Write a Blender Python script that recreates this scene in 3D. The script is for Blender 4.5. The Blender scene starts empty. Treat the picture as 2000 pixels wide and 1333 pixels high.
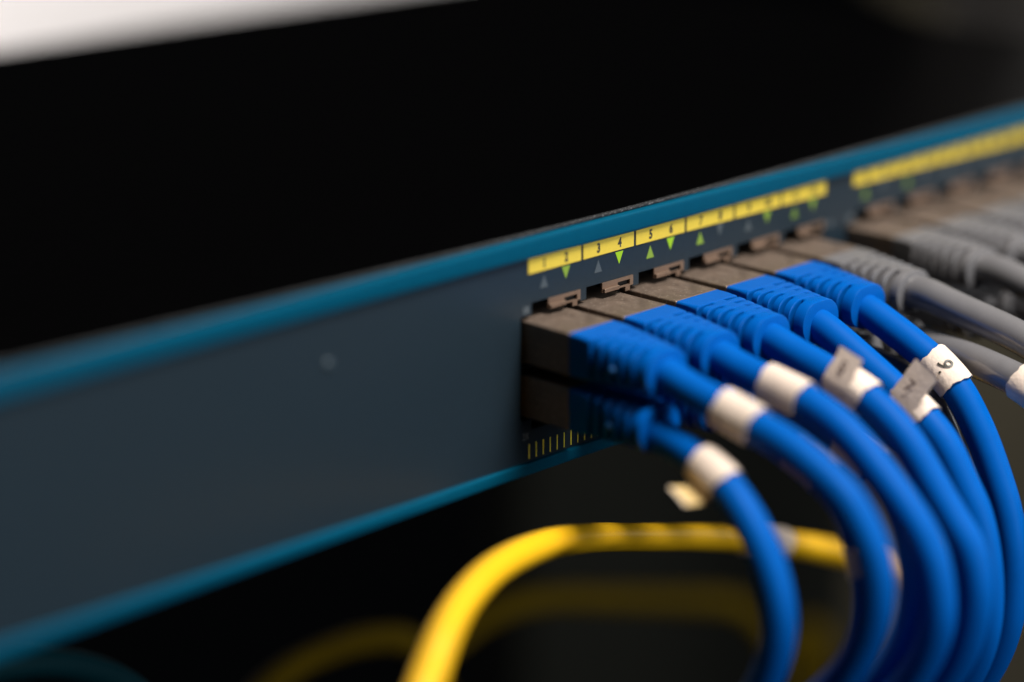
import bpy, bmesh, math, random
from mathutils import Vector, Matrix
random.seed(7)
S = 0.001                                   # everything below is written in millimetres
SC = bpy.context.scene
COL = SC.collection

# ------------------------------------------------------------------ camera
cd = bpy.data.cameras.new('camera'); cam = bpy.data.objects.new('camera', cd); COL.objects.link(cam)
cam.location = (-319.58*S, -310.47*S, 159.73*S)
yaw, pitch = -0.794, -0.294
d = Vector((math.sin(-yaw)*math.cos(pitch), math.cos(yaw)*math.cos(pitch), math.sin(pitch)))
cam.rotation_euler = d.to_track_quat('-Z', 'Y').to_euler()
cd.sensor_width = 36.0; cd.lens = 93.24
cd.clip_start = 0.01; cd.clip_end = 30
cd.dof.use_dof = True
cd.dof.focus_distance = 0.479
cd.dof.aperture_fstop = 3.4
SC.camera = cam

# ------------------------------------------------------------------ world and lamps
w = bpy.data.worlds.new('World'); SC.world = w; w.use_nodes = True
bg = w.node_tree.nodes['Background']; bg.inputs[0].default_value = (0.75, 0.85, 1, 1); bg.inputs[1].default_value = 0.0012
def lamp(name, loc, target, size, power, col):
    ld = bpy.data.lights.new(name, 'AREA'); ld.shape = 'RECTANGLE'; ld.size, ld.size_y = size
    ld.energy = power; ld.color = col
    o = bpy.data.objects.new(name, ld); COL.objects.link(o)
    o.location = loc; o.rotation_euler = (Vector(target)-Vector(loc)).to_track_quat('-Z', 'Y').to_euler()
    return o
lamp('ceiling_lamp', (0.21, -0.46, 1.15), (0.03, -0.03, 0), (0.42, 0.42), 31, (1, 0.94, 0.88))
lamp('front_fill', (0.22, -1.35, 0.36), (0, 0, 0), (0.4, 0.7), 9.5, (0.92, 0.96, 1))  # unseen soft light added in front, not a known window
lamp('side_fill', (1.35, -0.55, 0.40), (0.1, 0, 0), (0.6, 0.9), 4, (0.95, 0.97, 1))  # unseen soft light added at the right, not a known window
lamp('wall_fill', (0.06, 0.32, 0.75), (0.0, 1.32, 0.35), (0.4, 0.3), 14, (1, 0.96, 0.95))  # unseen lamp added to brighten the pale wall alone
SC.view_settings.view_transform = 'Standard'; SC.view_settings.look = 'None'
SC.view_settings.exposure = 0; SC.view_settings.gamma = 1
SC.cycles.use_denoising = True
SC.cycles.max_bounces = 6

# ------------------------------------------------------------------ materials
def mat(name, col, rough=0.5, metal=0.0, spec=0.5, noise=None, bump=None, emit=None, rough_noise=0.0, speck=None):
    m = bpy.data.materials.new(name); m.use_nodes = True
    nt = m.node_tree; b = nt.nodes['Principled BSDF']; L = nt.links.new
    b.inputs['Base Color'].default_value = (*col, 1); b.inputs['Roughness'].default_value = rough
    b.inputs['Metallic'].default_value = metal; b.inputs['Specular IOR Level'].default_value = spec
    tc = nt.nodes.new('ShaderNodeTexCoord')
    csock = None
    if noise:
        sc, amt = noise
        n = nt.nodes.new('ShaderNodeTexNoise'); n.inputs['Scale'].default_value = sc; n.inputs['Detail'].default_value = 6
        n.inputs['Roughness'].default_value = 0.65
        L(tc.outputs['Object'], n.inputs['Vector'])
        r = nt.nodes.new('ShaderNodeMapRange'); r.inputs[1].default_value = 0.25; r.inputs[2].default_value = 0.75
        r.inputs[3].default_value = 1-amt; r.inputs[4].default_value = 1+amt
        L(n.outputs['Fac'], r.inputs[0])
        mx = nt.nodes.new('ShaderNodeMix'); mx.data_type = 'RGBA'; mx.blend_type = 'MULTIPLY'; mx.inputs[0].default_value = 1
        mx.inputs[6].default_value = (*col, 1); L(r.outputs[0], mx.inputs[7]); csock = mx.outputs[2]
        if rough_noise:
            r2 = nt.nodes.new('ShaderNodeMapRange'); r2.inputs[1].default_value = 0.3; r2.inputs[2].default_value = 0.7
            r2.inputs[3].default_value = rough-rough_noise; r2.inputs[4].default_value = rough+rough_noise
            L(n.outputs['Fac'], r2.inputs[0]); L(r2.outputs[0], b.inputs['Roughness'])
    if speck:
        sc, thr, scol = speck
        v = nt.nodes.new('ShaderNodeTexNoise'); v.inputs['Scale'].default_value = sc; v.inputs['Detail'].default_value = 3
        mp = nt.nodes.new('ShaderNodeMapping'); mp.inputs['Scale'].default_value = (1, 1.8, 1)
        L(tc.outputs['Object'], mp.inputs[0]); L(mp.outputs[0], v.inputs['Vector'])
        r3 = nt.nodes.new('ShaderNodeMapRange'); r3.inputs[1].default_value = thr; r3.inputs[2].default_value = thr+0.06
        L(v.outputs['Fac'], r3.inputs[0])
        m3 = nt.nodes.new('ShaderNodeMix'); m3.data_type = 'RGBA'
        L(r3.outputs[0], m3.inputs[0])
        if csock: L(csock, m3.inputs[6])
        else: m3.inputs[6].default_value = (*col, 1)
        m3.inputs[7].default_value = (*scol, 1); csock = m3.outputs[2]
    if csock: L(csock, b.inputs['Base Color'])
    if bump:
        sc, st, dist = bump
        n2 = nt.nodes.new('ShaderNodeTexNoise'); n2.inputs['Scale'].default_value = sc; n2.inputs['Detail'].default_value = 4
        L(tc.outputs['Object'], n2.inputs['Vector'])
        bp = nt.nodes.new('ShaderNodeBump'); bp.inputs['Strength'].default_value = st; bp.inputs['Distance'].default_value = dist
        L(n2.outputs['Fac'], bp.inputs['Height']); L(bp.outputs[0], b.inputs['Normal'])
    if emit:
        b.inputs['Emission Color'].default_value = (*emit[0], 1); b.inputs['Emission Strength'].default_value = emit[1]
    return m
M = {}
M['panel'] = mat('slate_panel_paint', (0.0128, 0.0235, 0.0335), 0.36, spec=0.3, noise=(900, 0.12), bump=(5000, 0.10, 0.0001))
M['teal'] = mat('teal_trim_paint', (0.0, 0.064, 0.120), 0.42, spec=0.07, noise=(700, 0.08), bump=(6000, 0.08, 0.0001))
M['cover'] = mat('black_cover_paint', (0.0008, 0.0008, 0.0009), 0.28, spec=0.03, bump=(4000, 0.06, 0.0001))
M['lip'] = mat('grey_edge_sheen', (0.02, 0.021, 0.022), 0.4, spec=0.3, speck=(2500, 0.58, (0.15, 0.155, 0.16)))  # highlight and grey glow of the cover edge painted as pale specks
M['yellow'] = mat('yellow_label_print', (0.66, 0.495, 0.05), 0.45, noise=(1500, 0.06))
M['tick'] = mat('yellow_tick_print', (0.80, 0.68, 0.05), 0.5)
M['ink'] = mat('dark_number_ink', (0.03, 0.028, 0.02), 0.5)
M['smear'] = mat('faded_pen_ink', (0.16, 0.11, 0.10), 0.6)
M['grey_print'] = mat('grey_panel_print', (0.16, 0.19, 0.21), 0.5)
M['led_off'] = mat('grey_led_lens', (0.06, 0.078, 0.088), 0.35)
M['status'] = mat('unlit_status_lens', (0.03, 0.05, 0.066), 0.4)
M['led_on'] = mat('green_led_lens', (0.09, 0.13, 0.01), 0.35, emit=((0.30, 0.56, 0.004), 0.8))
M['led_dim'] = mat('dim_green_led_lens', (0.15, 0.22, 0.03), 0.35, emit=((0.3, 0.55, 0.03), 0.2))
M['led_faint'] = mat('faint_green_led_lens', (0.11, 0.18, 0.03), 0.35, emit=((0.3, 0.55, 0.03), 0.06))
M['shield'] = mat('scuffed_plug_metal', (0.205, 0.155, 0.122), 0.42, metal=0.6, noise=(420, 0.18), rough_noise=0.1,
                  bump=(2600, 0.3, 0.00012), speck=(1700, 0.635, (0.52, 0.44, 0.36)))
M['spring'] = mat('jack_shell_metal', (0.26, 0.18, 0.13), 0.33, metal=0.6, noise=(600, 0.12))
M['black'] = mat('black_jack_plastic', (0.008, 0.008, 0.008), 0.6, spec=0.2)
M['blue'] = mat('blue_cable_vinyl', (0.0, 0.088, 0.38), 0.5, spec=0.05, noise=(350, 0.05), bump=(3000, 0.10, 0.0001))
M['blue_boot'] = mat('blue_boot_rubber', (0.0, 0.086, 0.375), 0.36, spec=0.09, noise=(700, 0.06), bump=(3500, 0.14, 0.0001), speck=(1500, 0.68, (0.02, 0.12, 0.44)))
M['boss'] = mat('pale_blue_boss', (0.02, 0.14, 0.42), 0.3)
M['grey'] = mat('grey_cable_vinyl', (0.155, 0.152, 0.158), 0.22, spec=0.7, noise=(350, 0.06), bump=(3000, 0.10, 0.0001))
M['grey_boot'] = mat('grey_boot_rubber', (0.14, 0.137, 0.142), 0.36, noise=(500, 0.06), bump=(3500, 0.12, 0.0001))
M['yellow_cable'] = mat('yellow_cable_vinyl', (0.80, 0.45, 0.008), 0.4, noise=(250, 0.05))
M['shaded_yellow'] = mat('shaded_yellow_vinyl', (0.12, 0.075, 0.0), 0.6, spec=0.06, noise=(250, 0.08))  # yellow vinyl darkened, the shade under the switch is in the colour
M['teal_stand_in'] = mat('dark_teal_stand_in', (0.0, 0.022, 0.03), 0.6, spec=0.1)  # for a tube added in place of a dim teal strip
M['tag'] = mat('white_paper_tag', (0.71, 0.59, 0.49), 0.6, spec=0.3, noise=(240, 0.16), bump=(1300, 0.4, 0.0003), speck=(300, 0.67, (0.58, 0.46, 0.35)))
M['yellow_bounce'] = mat('yellow_bounce_paper', (0.56, 0.40, 0.17), 0.6, spec=0.2, noise=(240, 0.16))  # yellow light bounced off the cable below, put into the flap colour
M['board'] = mat('shaded_board', (0.0028, 0.0032, 0.0022), 0.8, spec=0.1, noise=(9, 0.3), bump=(60, 0.2, 0.001))  # board colour darkened to hold the shade under the switch
M['brown'] = mat('lit_board', (0.034, 0.029, 0.018), 0.75, spec=0.2, noise=(9, 0.3), bump=(60, 0.2, 0.001))  # lighter copy of the board, light on the right put into the colour
M['pale'] = mat('pale_painted_wall', (0.74, 0.71, 0.70), 0.7, noise=(12, 0.05))
M['steel'] = mat('grey_rack_steel', (0.09, 0.083, 0.076), 0.55, noise=(40, 0.1))

# ------------------------------------------------------------------ helpers
def link_mesh(name, me, m, parent=None, smooth=False, loc=(0, 0, 0)):
    o = bpy.data.objects.new(name, me); COL.objects.link(o)
    if m is not None and not me.materials: me.materials.append(m)
    o.location = Vector(loc)*S
    if parent is not None: o.parent = parent
    if smooth:
        for f in me.polygons: f.use_smooth = True
    return o
def mesh_from(bm, name, scale=True, sharp=None):
    bmesh.ops.recalc_face_normals(bm, faces=bm.faces)
    if scale: bmesh.ops.scale(bm, vec=(S, S, S), verts=bm.verts)
    if sharp is not None:
        for e in bm.edges:
            if len(e.link_faces) == 2 and e.calc_face_angle(0) > sharp: e.smooth = False
    me = bpy.data.meshes.new(name); bm.to_mesh(me); bm.free(); return me
def box_bm(bm, lo, hi, bev=0.0, seg=2):
    r = bmesh.ops.create_cube(bm, size=1)
    lo, hi = Vector(lo), Vector(hi); c = (lo+hi)/2; s = hi-lo
    for v in r['verts']: v.co = Vector((c[i]+v.co[i]*s[i] for i in range(3)))
    if bev:
        es = list({e for v in r['verts'] for e in v.link_edges})
        bmesh.ops.bevel(bm, geom=es, offset=bev, segments=seg, profile=0.5, affect='EDGES')
def box(name, lo, hi, m, parent=None, bev=0.0, seg=2):
    bm = bmesh.new(); box_bm(bm, lo, hi, bev, seg)
    return link_mesh(name, mesh_from(bm, name, sharp=0.6), m, parent, smooth=bool(bev))
def tag_thing(o, label, cat, group=None):
    o['label'] = label; o['category'] = cat
    if group: o['group'] = group
def empty(name, loc=(0, 0, 0)):
    o = bpy.data.objects.new(name, None); COL.objects.link(o); o.empty_display_size = 0.01
    o.location = Vector(loc)*S; return o
def plate(xs, zs, solid, y0, y1):
    """plate in the XZ plane made of the solid cells of a grid, from y0 (front) to y1"""
    bm = bmesh.new(); V = {}
    def v(i, j, k):
        if (i, j, k) not in V: V[i, j, k] = bm.verts.new((xs[i], (y0, y1)[k], zs[j]))
        return V[i, j, k]
    nx, nz = len(xs)-1, len(zs)-1
    ok = lambda i, j: 0 <= i < nx and 0 <= j < nz and solid((xs[i]+xs[i+1])/2, (zs[j]+zs[j+1])/2)
    for i in range(nx):
        for j in range(nz):
            if not ok(i, j): continue
            bm.faces.new((v(i, j, 0), v(i+1, j, 0), v(i+1, j+1, 0), v(i, j+1, 0)))
            bm.faces.new((v(i, j, 1), v(i, j+1, 1), v(i+1, j+1, 1), v(i+1, j, 1)))
            if not ok(i-1, j): bm.faces.new((v(i, j, 0), v(i, j+1, 0), v(i, j+1, 1), v(i, j, 1)))
            if not ok(i+1, j): bm.faces.new((v(i+1, j, 0), v(i+1, j, 1), v(i+1, j+1, 1), v(i+1, j+1, 0)))
            if not ok(i, j-1): bm.faces.new((v(i, j, 0), v(i, j, 1), v(i+1, j, 1), v(i+1, j, 0)))
            if not ok(i, j+1): bm.faces.new((v(i, j+1, 0), v(i+1, j+1, 0), v(i+1, j+1, 1), v(i, j+1, 1)))
    return bm
def prism_xz(pts, y0, y1):
    bm = bmesh.new()
    a = [bm.verts.new((x, y0, z)) for x, z in pts]; b = [bm.verts.new((x, y1, z)) for x, z in pts]
    bm.faces.new(a); bm.faces.new(b[::-1])
    for i in range(len(pts)):
        j = (i+1) % len(pts); bm.faces.new((a[i], b[i], b[j], a[j]))
    return bm
def text_mesh(s, size, cond=0.8, weight=0.0):
    """flat lettering in the XY plane, centred, millimetres"""
    cu = bpy.data.curves.new('lettering', 'FONT'); cu.body = s; cu.size = size; cu.align_x = 'CENTER'; cu.align_y = 'CENTER'
    cu.offset = weight; cu.resolution_u = 4
    o = bpy.data.objects.new('lettering', cu); COL.objects.link(o)
    bpy.context.view_layer.update()
    me = bpy.data.meshes.new_from_object(o.evaluated_get(bpy.context.evaluated_depsgraph_get()))
    bpy.data.objects.remove(o); bpy.data.curves.remove(cu)
    for v in me.vertices: v.co.x *= cond
    return me
def spline(P, n=10):
    P = [Vector(p) for p in P]; Q = [2*P[0]-P[1]]+P+[2*P[-1]-P[-2]]; out = []
    for i in range(1, len(Q)-2):
        p0, p1, p2, p3 = Q[i-1:i+3]
        for k in range(n):
            t = k/n; t2, t3 = t*t, t*t*t
            out.append(0.5*((2*p1)+(p2-p0)*t+(2*p0-5*p1+4*p2-p3)*t2+(3*p1-p0-3*p2+p3)*t3))
    out.append(P[-1])
    for _ in range(14):                      # relax the measured points into a smooth bend
        out = [out[0], out[1]]+[(out[i-1]+2*out[i]+out[i+1])/4 for i in range(2, len(out)-2)]+out[-2:]
    return out
def frames(C, up=Vector((0, 0, 1))):
    F = []; n = None
    for i in range(len(C)):
        t = (C[min(i+1, len(C)-1)]-C[max(i-1, 0)]).normalized()
        if n is None: n = (up-t*up.dot(t)).normalized()
        else: n = (n-t*n.dot(t)).normalized()
        F.append((t, n, t.cross(n)))
    return F
def tube_mesh(C, r, sides=20, name='jacket', cap=True):
    bm = bmesh.new(); F = frames(C); rings = []
    for c, (t, n, b) in zip(C, F):
        rings.append([bm.verts.new(c+(n*math.cos(a)+b*math.sin(a))*r) for a in (2*math.pi*k/sides for k in range(sides))])
    for A, B in zip(rings, rings[1:]):
        for k in range(sides): bm.faces.new((A[k], A[(k+1) % sides], B[(k+1) % sides], B[k]))
    if cap: bm.faces.new(rings[0][::-1]); bm.faces.new(rings[-1])
    return mesh_from(bm, name, sharp=1.0)

# ------------------------------------------------------------------ surroundings
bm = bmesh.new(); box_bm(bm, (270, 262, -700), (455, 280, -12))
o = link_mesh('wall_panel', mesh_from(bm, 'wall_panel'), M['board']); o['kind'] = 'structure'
o = box('wall_panel', (456, 266, -700), (1200, 284, -12), M['brown']); o['kind'] = 'structure'
o = box('wall', (-600, 700, -140), (720, 720, 40), M['pale']); o['kind'] = 'structure'
o = box('rack_post', (345, 120, -60), (385, 160, 500), M['steel'], bev=2)
tag_thing(o, 'grey steel rack post rising behind the far end of the switch', 'rack post')

# ------------------------------------------------------------------ the switch
XL, XR, YB = -200.0, 222.0, 210.0
COLX = [14.0*k for k in range(6)]+[92.5+14.0*k for k in range(6)]
sw = empty('network_switch', (0, 0, 0))
tag_thing(sw, 'slate network switch with teal trim strips and numbered yellow port labels', 'network switch')
def in_open(x, z):
    for x0 in (0.0, 92.5):
        if x0-1.6 < x < x0+83.4 and 10.2 < z < 29.4: return True
        for k in range(6):
            c = x0+14*k
            if c+1.2 < x < c+13.6 and (29.3 < z < 31.6 or 8.2 < z < 10.3): return True
    return False
xs = {XL, XR}
for x0 in (0.0, 92.5):
    xs |= {x0-1.6, x0+83.4}
    for k in range(6): xs |= {x0+14*k+1.2, x0+14*k+13.6}
panel = link_mesh('front_panel', mesh_from(plate(sorted(xs), [2.3, 8.2, 10.2, 29.4, 31.6, 39.72], lambda x, z: not in_open(x, z), 0, 1.1), 'front_panel'), M['panel'], sw)
def trim(z0, z1, bulge):
    bm = bmesh.new(); n = 12; prof = [(1.4, z0)]
    for i in range(n+1):
        a = -math.pi/2+math.pi*i/n
        sx = math.copysign(abs(math.cos(a))**0.38, math.cos(a)); sz = math.copysign(abs(math.sin(a))**0.38, math.sin(a))
        prof.append((-bulge*sx, (z0+z1)/2+(z1-z0)/2*sz))
    prof.append((1.4, z1))
    A = [bm.verts.new((XL, y, z)) for y, z in prof]; B = [bm.verts.new((XR, y, z)) for y, z in prof]
    for i in range(len(prof)-1): bm.faces.new((A[i], A[i+1], B[i+1], B[i]))
    bm.faces.new((A[-1], A[0], B[0], B[-1])); bm.faces.new(A[::-1]); bm.faces.new(B)
    return mesh_from(bm, 'trim_strip', sharp=1.0)
link_mesh('trim_strip', trim(39.75, 43.42, 0.75), M['teal'], sw, True)
link_mesh('trim_strip', trim(0.0, 2.27, 0.8), M['teal'], sw, True)
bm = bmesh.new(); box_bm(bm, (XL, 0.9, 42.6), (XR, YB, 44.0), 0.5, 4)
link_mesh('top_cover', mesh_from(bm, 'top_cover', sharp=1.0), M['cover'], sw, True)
bm = bmesh.new(); box_bm(bm, (XL, 0.6, 43.45), (XR, 1.5, 44.06), 0.2, 3)
link_mesh('front_sheen_strip', mesh_from(bm, 'front_sheen_strip', sharp=1.0), M['lip'], sw, True)  # added strip that carries the painted edge highlight
bm = bmesh.new()
for lo, hi in (((XL, 2.5, 0.2), (XR, YB, 1.4)), ((XL, 2.5, 1.45), (XL+1.2, YB-1, 42.5)), ((XR-1.2, 2.5, 1.45), (XR, YB-1, 42.5)), ((XL+1.3, YB-2, 1.5), (XR-1.3, YB-0.8, 42.5))):
    box_bm(bm, lo, hi)
link_mesh('chassis', mesh_from(bm, 'chassis'), M['cover'], sw)

# yellow labels with their numbers, lamps below them
def led(x, up, kind):
    if up: pts = [(x-1.03, 33.75), (x+1.03, 33.75), (x, 36.1)]
    else: pts = [(x-1.03, 36.55), (x, 34.3), (x+1.03, 36.55)]
    o = link_mesh('led', mesh_from(prism_xz(pts, -0.06, 0.4), 'led'), M[kind], sw)
    o['label'] = {'led_on': 'bright green lit triangle', 'led_dim': 'dim green lit triangle', 'led_faint': 'faint green triangle', 'led_off': 'grey unlit triangle'}[kind]
state = {2: 'led_dim', 4: 'led_on', 5: 'led_dim', 6: 'led_on', 7: 'led_dim', 10: 'led_dim', 11: 'led_faint', 12: 'led_dim', 13: 'led_faint', 15: 'led_faint'}
lab_bm = bmesh.new(); box_bm(lab_bm, (0.27, -0.12, 36.85), (13.73, 0.3, 39.66), 0.06, 1)
lab_me = mesh_from(lab_bm, 'port_label')
for c, x0 in enumerate(COLX):
    lo = link_mesh('port_label', lab_me, M['yellow'], sw, loc=(x0, 0, 0))
    for q in (0, 1):
        n = 2*c+1+q
        me = text_mesh(str(n), 2.35, 0.78, 0.11); me.name = 'number'
        xx = (4.25, 9.85)[q]
        me.transform(Matrix.Translation(Vector((xx, -0.15, 38.22)))@Matrix.Rotation(math.pi/2, 4, 'X')); me.transform(Matrix.Scale(S, 4))
        link_mesh('number', me, M['ink'], lo)
        led(x0+xx, q == 0, state.get(n, 'led_off'))
# grey lettering beside the port banks
for s, x, z in (('1X', -0.3, 30.45), ('2X', -0.3, 7.1), ('11X', 85.4, 30.45), ('12X', 85.4, 7.1), ('13X', 92.0, 30.45), ('14X', 92.0, 7.1)):
    me = text_mesh(s, 1.75, 0.75, 0.02); me.name = 'lettering'
    me.transform(Matrix.Translation(Vector((x, -0.04, z)))@Matrix.Rotation(math.pi/2, 4, 'X')); me.transform(Matrix.Scale(S, 4))
    link_mesh('lettering', me, M['grey_print'], sw)
for x0 in (0.0, 92.5):
    bm0 = bmesh.new(); box_bm(bm0, (-0.13, -0.05, 2.75), (0.13, 0.2, 5.55)); tm = mesh_from(bm0, 'tick_mark')
    for i in range(44): link_mesh('tick_mark', tm, M['tick'], sw, loc=(x0+0.6+1.81*i, 0, 0))
bm = bmesh.new(); bmesh.ops.create_uvsphere(bm, u_segments=16, v_segments=8, radius=1.0)
for v in bm.verts: v.co = Vector((v.co.x*0.9-46.5, v.co.y*0.4, v.co.z*0.9+30.9))
link_mesh('status_lamp', mesh_from(bm, 'status_lamp'), M['status'], sw, True)

# the two jack blocks behind the openings
for x0 in (0.0, 92.5):
    bm = bmesh.new()
    box_bm(bm, (x0-3.5, 17.0, 5.0), (x0+86, 18.0, 35.0))
    for z0, z1 in ((5.0, 8.0), (19.3, 20.5), (32.2, 35)): box_bm(bm, (x0-3.5, 1.4, z0), (x0+86, 16.9, z1))
    for k in range(7):
        xa = x0+14*k-2.3
        box_bm(bm, (xa, 2.2, 8.05), (xa+0.7, 16.9, 19.25)); box_bm(bm, (xa, 2.2, 20.55), (xa+0.7, 16.9, 32.15))
    link_mesh('jack_block', mesh_from(bm, 'jack_block'), M['black'], sw)
sp_x = [5.2, 6.9, 9.3, 11.4, 12.6, 13.45]; sp_z = [28.85, 29.75, 30.0, 30.95, 31.55]
def spring_solid(x, z):
    if 9.3 < x < 12.6 and 30.0 < z < 30.95: return False          # slot
    if x > 13.4: return z > 29.75
    if z < 29.75: return 11.4 < x < 12.6                           # foot that touches the plug
    if x < 6.9 and z < 29.75: return False
    return True
bm = plate(sp_x, sp_z, spring_solid, -0.25, 0.15)
box_bm(bm, (5.3, -0.85, 29.8), (9.2, -0.27, 30.55), 0.1, 2)        # folded lip
sp_up = mesh_from(bm, 'spring_tab', sharp=0.6)
sp_dn = sp_up.copy()
for v in sp_dn.vertices: v.co.z = 0.0398-v.co.z
sp_dn.flip_normals()
bw = bmesh.new(); box_bm(bw, (9.0, 0.4, 29.8), (12.9, 1.2, 31.1)); web = mesh_from(bw, 'slot_back')
for x0 in COLX:
    o = link_mesh('spring_tab', sp_up, M['spring'], sw, loc=(x0, 0, 0))
    link_mesh('slot_back', web, M['black'], o)
    link_mesh('spring_tab', sp_dn, M['spring'], sw, loc=(x0, 0, 0))

# ------------------------------------------------------------------ plugs, boots, cables
PW, PH = 11.65, 7.75
def rrect(w, h, r, n=6):
    pts = []
    r = min(r, w/2-0.01, h/2-0.01)
    for cx, cz, a0 in ((1, 1, 0), (-1, 1, 90), (-1, -1, 180), (1, -1, 270)):
        for i in range(n+1):
            a = math.radians(a0+90*i/n)
            pts.append((cx*(w/2-r)+r*math.cos(a), cz*(h/2-r)+r*math.sin(a)))
    return pts
def loft(secs, name, sharp):
    bm = bmesh.new(); rings = []
    for y, pts, dx, dz in secs: rings.append([bm.verts.new((x+dx, y, z+dz)) for x, z in pts])
    for A, B in zip(rings, rings[1:]):
        for k in range(len(A)): bm.faces.new((A[k], A[(k+1) % len(A)], B[(k+1) % len(A)], B[k]))
    bm.faces.new(rings[0]); bm.faces.new(rings[-1][::-1])
    return mesh_from(bm, name, sharp=sharp)
def plug_mesh():
    s = [(13.0, rrect(PW-0.3, PH-0.3, 0.3), 0, 0), (12.8, rrect(PW, PH, 0.35), 0, 0), (-10.72, rrect(PW, PH, 0.35), 0, 0), (-10.8, rrect(PW-0.1, PH-0.1, 0.3), 0, 0)]
    return loft(s, 'plug', 0.2)
PLUG = plug_mesh()
def boot_mesh(bx=0.0, bz=-0.5, spine=3.6, gap=0.95):
    Y0, Y1 = -10.82, -28.4
    def f(y): return (y-Y0)/(Y1-Y0)
    def dim(y):
        t = max(0.0, f(y)); u = max(0.0, (t-0.15)/0.85)
        return (PW-0.05-1.15*u**1.2, PH-0.05+0.25*u, 0.45+3.9*u**1.1)
    def off(y):
        u = max(0.0, f(y))**1.6
        return bx*u, bz*u
    S_ = []
    def full(y, k=0.0):
        w_, h_, r_ = dim(y); S_.append((y, rrect(w_-2*k, h_-2*k, r_), *off(y)))
    def slot(y):
        w_, h_, r_ = dim(y); S_.append((y, rrect(spine, h_-0.12, 0.4), *off(y)))
    full(Y0, 0.12); full(Y0-0.12); full(-13.5); full(-15.2)
    pitch = 2.36
    y = -15.75
    for i in range(5):
        full(y+0.12); full(y, 0.12); slot(y-0.03); slot(y-gap+0.03); full(y-gap, 0.12); full(y-gap-0.12)
        y -= pitch
    full(-27.2); full(Y1+0.25); full(Y1+0.06, 0.08); full(Y1, 0.28)
    return loft(S_, 'boot', 0.75)
boss_bm = bmesh.new(); bmesh.ops.create_cone(boss_bm, cap_ends=True, segments=14, radius1=0.62, radius2=0.5, depth=0.5)
bmesh.ops.rotate(boss_bm, verts=boss_bm.verts, matrix=Matrix.Rotation(-math.pi/2, 3, 'Y'))
BOSS = mesh_from(boss_bm, 'boss')

def tag_mesh(C, F, i0, i1, r, ang, flag_len, fi0, fi1, lean, gap=0.42, th=0.14):
    """paper strip wrapped round the cable between samples i0..i1, its free end standing off at angle ang"""
    bm = bmesh.new(); N = 26; R = r+gap; ph = random.uniform(0, 6)
    def outline(flag):
        pts = []
        for k in range(N+1):
            a = ang+2*math.pi*(k/N)*0.985
            rr = R*(1+0.03*math.sin(3*a+ph))
            pts.append((rr*math.cos(a), rr*math.sin(a)))
        a = ang; tx, ty = math.sin(a), -math.cos(a)                 # leave along the tangent
        c0, s0 = math.cos(lean), math.sin(lean); tx, ty = tx*c0-ty*s0, tx*s0+ty*c0
        bx, by = pts[0]
        lead = [(bx+tx*flag*q, by+ty*flag*q) for q in (1.0, 0.75, 0.5, 0.25)]
        return lead+pts
    rows = []
    for i in range(i0, i1+1):
        t, n, b = F[i]; u = (i-i0)/max(1, i1-i0)
        fl = flag_len if fi0 <= u <= fi1 else 0.15
        e = {i0: -1, i1: 1}.get(i, 0)
        rag = lambda j: t*(e*(0.16*math.sin(j*0.9+ph)+0.12*math.sin(j*2.3+2*ph)))
        rows.append([[C[i]+n*x*k+b*y*k+rag(j) for j, (x, y) in enumerate(outline(fl))] for k in (1.0, 1.0+th/R)])
    W = len(rows[0][0])
    VV = [[[bm.verts.new(p) for p in side] for side in row] for row in rows]
    for a, b_ in zip(VV, VV[1:]):
        for k in range(W-1):
            f1 = bm.faces.new((a[0][k], a[0][k+1], b_[0][k+1], b_[0][k])); f2 = bm.faces.new((a[1][k], b_[1][k], b_[1][k+1], a[1][k+1]))
            if k < 4: f1.material_index = f2.material_index = 1
        bm.faces.new((a[0][0], b_[0][0], b_[1][0], a[1][0])); bm.faces.new((a[0][-1], a[1][-1], b_[1][-1], b_[0][-1]))
    for e in (VV[0], VV[-1]):
        for k in range(W-1): bm.faces.new((e[0][k], e[1][k], e[1][k+1], e[0][k+1]))
    return mesh_from(bm, 'paper_tag', sharp=0.7)
def at_y(C, y):
    for i in range(len(C)-1):
        if C[i].y >= y > C[i+1].y: return i
    return len(C)-2

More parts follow.
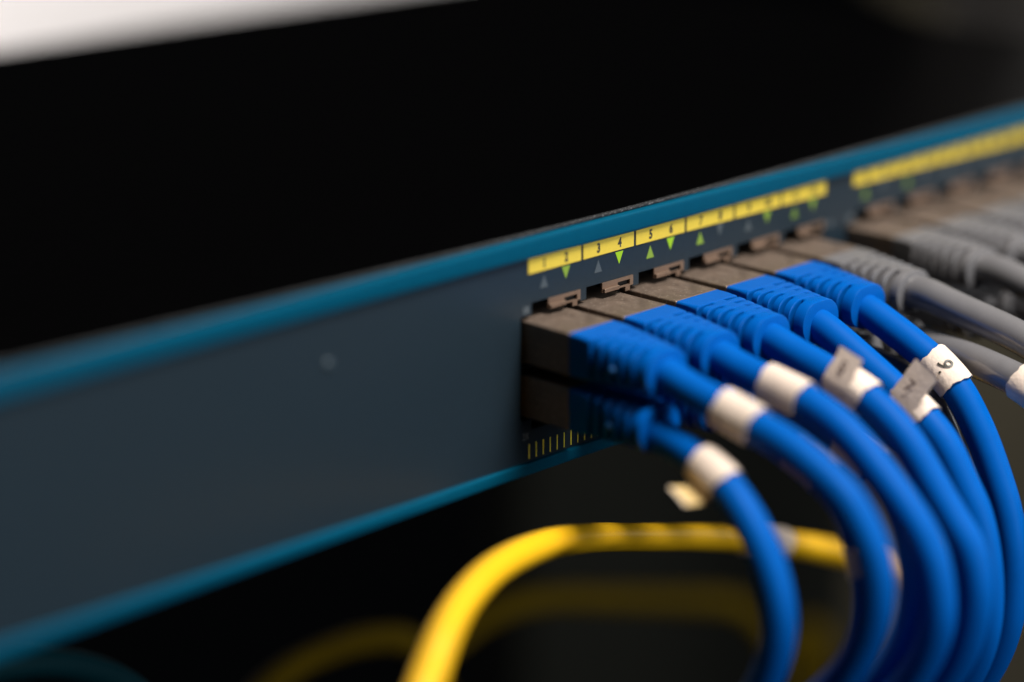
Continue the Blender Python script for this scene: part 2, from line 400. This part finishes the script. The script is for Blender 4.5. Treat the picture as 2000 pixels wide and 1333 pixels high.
def cable(label, col, row, kind, ctrl, group, bend=(0.0, -0.5), tag=None, r=2.95, text=None):
    xc = COLX[col]-0.86+PW/2+0.02; zc = 24.83 if row == 'top' else 14.85
    root = empty('patch_cable', (xc, 0, zc)); tag_thing(root, label, 'network cable', group)
    off = Vector((xc, 0, zc))
    link_mesh('plug', PLUG, M['shield'], root, True)
    bo = link_mesh('boot', boot_mesh(*bend, *((3.6, 0.95) if kind == 'blue' else (2.7, 1.4))), M[kind+'_boot'], root, True)
    if kind == 'blue' and col == 0:
        link_mesh('boss', BOSS, M['boss'], bo, True, loc=(-PW/2+0.02+bend[0]*0.35, -20.95, -0.5))
    P = [(bend[0]*0.9, -25.0, bend[1]*0.85-0.2)]+[Vector(p)-off for p in ctrl]
    C = spline(P, 8)
    link_mesh('jacket', tube_mesh(C, r, 22), M[kind], root, True)
    if tag:
        F = frames(C); i0, i1 = at_y(C, tag['y0']), at_y(C, tag['y1'])
        D = spline([C[i] for i in range(i0, i1+1)], 3); FD = frames(D)
        tg = link_mesh('paper_tag', tag_mesh(D, FD, 0, len(D)-1, r, tag.get('ang', 3.6), tag.get('flag', 0.6), tag.get('f0', 0), tag.get('f1', 1), tag.get('lean', 0)), M['tag'], root, True)
        tg.data.materials.append(M['yellow_bounce'] if tag.get('yellow_bounce') else M['tag'])
        if text:
            s, size, a0, pos, ink_r = text
            me = text_mesh(s, size, 0.9, 0.0); me.name = 'number'
            bmx = bmesh.new(); bmx.from_mesh(me); bmesh.ops.subdivide_edges(bmx, edges=bmx.edges, cuts=1); bmesh.ops.triangulate(bmx, faces=bmx.faces)
            c = int(pos*(len(D)-1)); t, n, b = FD[c]
            bmesh.ops.rotate(bmx, verts=bmx.verts, matrix=Matrix.Rotation(math.radians(-30), 3, 'Z'))
            for v in bmx.verts:                                      # letters run along the cable, their tops round its side
                a = a0-v.co.y/(r+ink_r)
                v.co = D[c]+t*v.co.x+(n*math.cos(a)+b*math.sin(a))*(r+ink_r)
            bmesh.ops.scale(bmx, vec=(S, S, S), verts=bmx.verts); bmx.to_mesh(me); bmx.free()
            link_mesh('number', me, M['ink'], tg)
        if tag.get('mark'):
            me = text_mesh(tag['mark'], 3.4, 0.9, 0.06); me.name = 'number'
            c = int(0.3*(len(D)-1)); t, n, b = FD[c]; a = tag['ang']; R = (r+0.42)*1.04+0.24
            tx, ty = math.sin(a), -math.cos(a); l = tag.get('lean', 0)
            tx, ty = tx*math.cos(l)-ty*math.sin(l), tx*math.sin(l)+ty*math.cos(l)
            nx, ny = -ty, tx
            base = D[c]+n*math.cos(a)*R+b*math.sin(a)*R; nn = n*nx+b*ny
            if nn.dot(n*math.cos(a)+b*math.sin(a)) < 0: nn = -nn
            for v in me.vertices: v.co = (base+t*v.co.x+(n*tx+b*ty)*(v.co.y+tag['flag']*0.45)+nn*0.12)*S
            link_mesh('number', me, M['smear'], tg)
    return root, C

def P(x, *yz): return [(x+(q[2] if len(q) > 2 else 0), q[0], q[1]) for q in yz]
GT = 'blue patch cables in the upper port row'; GB = 'blue patch cables in the lower port row'
GG = 'grey patch cables'
cable('blue patch cable in the first upper port with a creased white tag on its bend', 0, 'top', 'blue',
      P(4.9, (-29.2, 23.6), (-33.8, 22.3), (-45.3, 19.8), (-53.3, 18.0), (-58.4, 16.2), (-65.7, 12.6), (-69.3, 9.3), (-72.9, 4.1), (-74.1, -2.1), (-73.3, -9.1), (-69.8, -16.9), (-65, -23), (-57, -31), (-46, -38)),
      GT, tag=dict(y0=-42.2, y1=-49.2, ang=4.2, flag=0.5))
cable('blue patch cable in the second upper port with a smooth white tag', 1, 'top', 'blue',
      P(18.9, (-28.7, 23.8), (-33.4, 22.6), (-42.6, 21.0), (-48.6, 19.8), (-55.7, 17.0), (-62.5, 12.0), (-69.5, 6.1), (-74.0, 0.5), (-75.9, -5.7), (-76.3, -12.4), (-73.6, -20.1), (-69, -27), (-61, -35), (-50, -42)),
      GT, tag=dict(y0=-40, y1=-47.2, ang=4.0, flag=0.5))
cable('blue patch cable in the third upper port with a short paper flag on its tag', 2, 'top', 'blue',
      P(32.9, (-28.7, 24.0), (-33.4, 22.6), (-40.3, 20.9), (-46.5, 19.2), (-52.1, 16.8), (-58.8, 12.2), (-64.5, 5.4), (-69.7, -0.5), (-72.4, -3.8), (-74, -10.3), (-73.3, -17.6), (-70.6, -25.5), (-64, -34), (-55, -42)),
      GT, tag=dict(y0=-42.8, y1=-50.2, ang=1.15, flag=5.2, f0=0, f1=0.62, lean=0.0, mark='5'))
cable('blue patch cable in the fourth upper port with a large upright paper flag', 3, 'top', 'blue',
      P(46.9, (-29.2, 23.4), (-36.9, 19.6), (-42.7, 16.6), (-51.8, 11.6), (-57, 7.2), (-60.9, 1.2), (-63.7, -2.9), (-65.9, -9.5), (-67, -16.4), (-67, -23.6), (-65, -31.6), (-60, -40), (-52, -48)),
      GT, tag=dict(y0=-46.6, y1=-53, ang=1.25, flag=7.5, f0=0, f1=0.7, lean=0.0, mark='7'))
cable('blue patch cable in the fifth upper port with a white tag reading 9', 4, 'top', 'blue',
      P(60.9, (-28.9, 23.4), (-31.9, 22.2), (-37.5, 19.9), (-43.1, 17.2), (-46.4, 15.1), (-49.5, 12.6), (-52.6, 8.6), (-55.6, 3.9), (-59, -3.0), (-60.8, -7.4), (-62.5, -14.3), (-62.8, -21.7), (-62.2, -29.3), (-59.4, -37.7), (-54, -46), (-46, -54)),
      GT, tag=dict(y0=-43.3, y1=-48.9, ang=4.4, flag=1.0), text=('9.', 4.3, 0.7, 0.5, 0.68))
cable('blue patch cable in the first lower port with a cream flap hanging from its tag', 0, 'low', 'blue',
      [(3.0, -29.0, 13.4), (1.4, -36.5, 12.7), (-0.6, -44.8, 11.0), (-1.9, -51.0, 7.5), (-2.6, -56.2, 2.2), (-3, -59.5, -4.0), (-3, -60.6, -10.6), (-3, -59.2, -17.8), (-3, -55.6, -25.0), (-3, -50, -32), (-3, -42, -39)],
      GB, bend=(-1.7, -0.3), tag=dict(y0=-41.5, y1=-47.8, yellow_bounce=True, ang=2.85, flag=6.8, f0=0.2, f1=1.0, lean=0.1))
low = {1: (18.9, 0), 2: (32.9, -1.5), 3: (46.9, -3)}
names = {1: 'second', 2: 'third', 3: 'fourth'}
for k in (1, 2, 3):
    x, dz = low[k]
    root, C = cable('blue patch cable in the %s lower port behind the upper blue cables' % names[k], k, 'low', 'blue',
          P(x, (-29, 13.6), (-36, 12.8), (-45, 11+dz), (-53, 7.4+dz), (-58.5, 1.5+dz), (-61.5, -6+dz), (-62.5, -14+dz), (-60.5, -23+dz), (-55, -32+dz), (-47, -39+dz)), GB,
          tag=dict(y0=-46, y1=-52.5, ang=1.57, flag=6.2, f0=0.3, f1=1.0) if k < 3 else None)
    if k == 1:
        F = frames(C); z0 = root.location.z/S
        ii = [i for i in range(len(C)) if -7.5 < C[i].z+z0 < -1.5 and C[i].y < -55]
        D = spline([C[i] for i in ii], 3)
        link_mesh('paper_tag', tag_mesh(D, [frames(C)[ii[0]]]*len(D), 0, len(D)-1, 2.95, 1.57, 5.6, 0.2, 0.8, 0.0), M['tag'], root, True)
def grey(label, col, row, ctrl, **kw): return cable(label, col, row, 'grey', ctrl, GG, **kw)
grey('grey patch cable in the sixth upper port beside the last blue cable', 5, 'top',
     P(74.9, (-31.4, 24.6), (-36.1, 23.5), (-44.7, 22.0), (-53.2, 20.3), (-62, 17), (-70, 11), (-75, 3), (-77, -7), (-75, -18), (-68, -30)), r=3.05)
grey('grey patch cable in the sixth lower port with a white tag at the picture edge', 5, 'low',
     [(73.6, -31, 15.3), (71.8, -38.5, 15.6), (70, -46, 15.8), (69, -52.1, 15.3), (68.5, -57.0, 14.6), (68, -62.7, 12.6), (68, -67.5, 8.5), (68, -70.5, 2), (68, -70, -8), (68, -65, -20)], bend=(-1.0, -0.2), r=3.05, tag=dict(y0=-57.2, y1=-63.5, ang=4, flag=0.6))
grey('grey patch cable in the fifth lower port under the cable tagged 9', 4, 'low',
     P(60.9, (-31, 14.0), (-38, 11.8), (-45, 7), (-49, 0), (-51, -9), (-50, -19), (-46, -30)))
ordn = ['seventh', 'eighth', 'ninth', 'tenth', 'eleventh', 'twelfth']
for i in range(6):
    x = COLX[6+i]+4.94
    j = random.uniform(-1, 1)
    grey('grey patch cable in the %s upper port, past the gap between banks' % ordn[i], 6+i, 'top',
         P(x, (-31.4, 24.8), (-38, 23.6+0.3*j), (-47, 21.8+0.6*j), (-56, 19+j), (-65, 13+j), (-71, 4+j), (-73, -8+j), (-70, -20), (-62, -31)), bend=(0.3*j, -0.4), r=3.05)
    if i < 3:
        grey('grey patch cable in the %s lower port, past the gap between banks' % ordn[i], 6+i, 'low',
             P(x, (-31, 14.6), (-39, 12.8+0.5*j), (-47, 9.5+j), (-54, 4), (-59, -5), (-59, -16), (-54, -28)), r=3.05)

# yellow cables below
yc = empty('patch_cable', (0, -20, -8))
tag_thing(yc, 'bright yellow cable arching under the blue cables with a white tag', 'network cable')
off = Vector((0, -20, -8))
Yp = [(165.0, 8.0, -82.0), (110.2, -3.2, -49.0), (90.6, -1.7, -40.0), (73.2, -3.3, -32.7), (53.2, -6.4, -25.2), (36.3, -7.8, -19.8), (20.5, -9.1, -15.2), (10.3, -10.7, -11.9), (0.2, -12.6, -8.9), (-8.5, -14.7, -6.7), (-18.0, -17.7, -4.8), (-26.1, -20.8, -3.5), (-32.5, -23.0, -3.2), (-38.7, -25.7, -3.3), (-44.0, -28.1, -3.9), (-48.9, -30.8, -4.6), (-53.8, -33.7, -5.7), (-58.1, -36.2, -7.5), (-63.0, -39.3, -9.2), (-67.2, -41.9, -11.2)]
C = spline([Vector(p)-off for p in Yp], 8)
link_mesh('jacket', tube_mesh(C, 2.65, 22), M['yellow_cable'], yc, True)
i0 = min(range(len(C)), key=lambda i: abs(C[i].x-67.2)); i1 = min(range(len(C)), key=lambda i: abs(C[i].x-54.0))
D = spline([C[i] for i in range(i0, i1+1)], 3)
link_mesh('paper_tag', tag_mesh(D, frames(D), 0, len(D)-1, 2.65, 3.4, 0.4, 0, 1, 0), M['tag'], yc, True)
def loose(label, pts, m, r):
    o = link_mesh('patch_cable', tube_mesh(spline([Vector(p) for p in pts], 8), r, 18), m, None, True)
    tag_thing(o, label, 'network cable')
loose('yellow cable with shade in its colour, humped low under the switch', [(-20, 92, -100), (0, 90, -82), (16, 90, -72.5), (32, 90, -71), (46, 90, -72.5), (58, 90, -78), (66, 92, -92)], M['shaded_yellow'], 2.9)
loose('yellow cable with shade in its colour, running level behind the bright yellow one', [(64, 92, -84), (78, 90, -77.5), (96, 90, -78), (123, 90, -86), (152, 90, -95), (172, 90, -102), (185, 88, -118)], M['shaded_yellow'], 2.9)
loose('short yellow cable loop with shade in its colour, behind the blue bundle', [(184, 90, -165), (190, 90, -134), (196, 90, -119), (202, 90, -118), (208, 90, -132), (212, 90, -165)], M['shaded_yellow'], 3.4)
loose('dark teal tube added for a dim teal strip at the lower left', [(-120, 30, -14), (-93, 30, -17), (-82, 30, -20), (-72, 30, -25), (-62, 30, -34), (-56, 30, -46)], M['teal_stand_in'], 2.6)
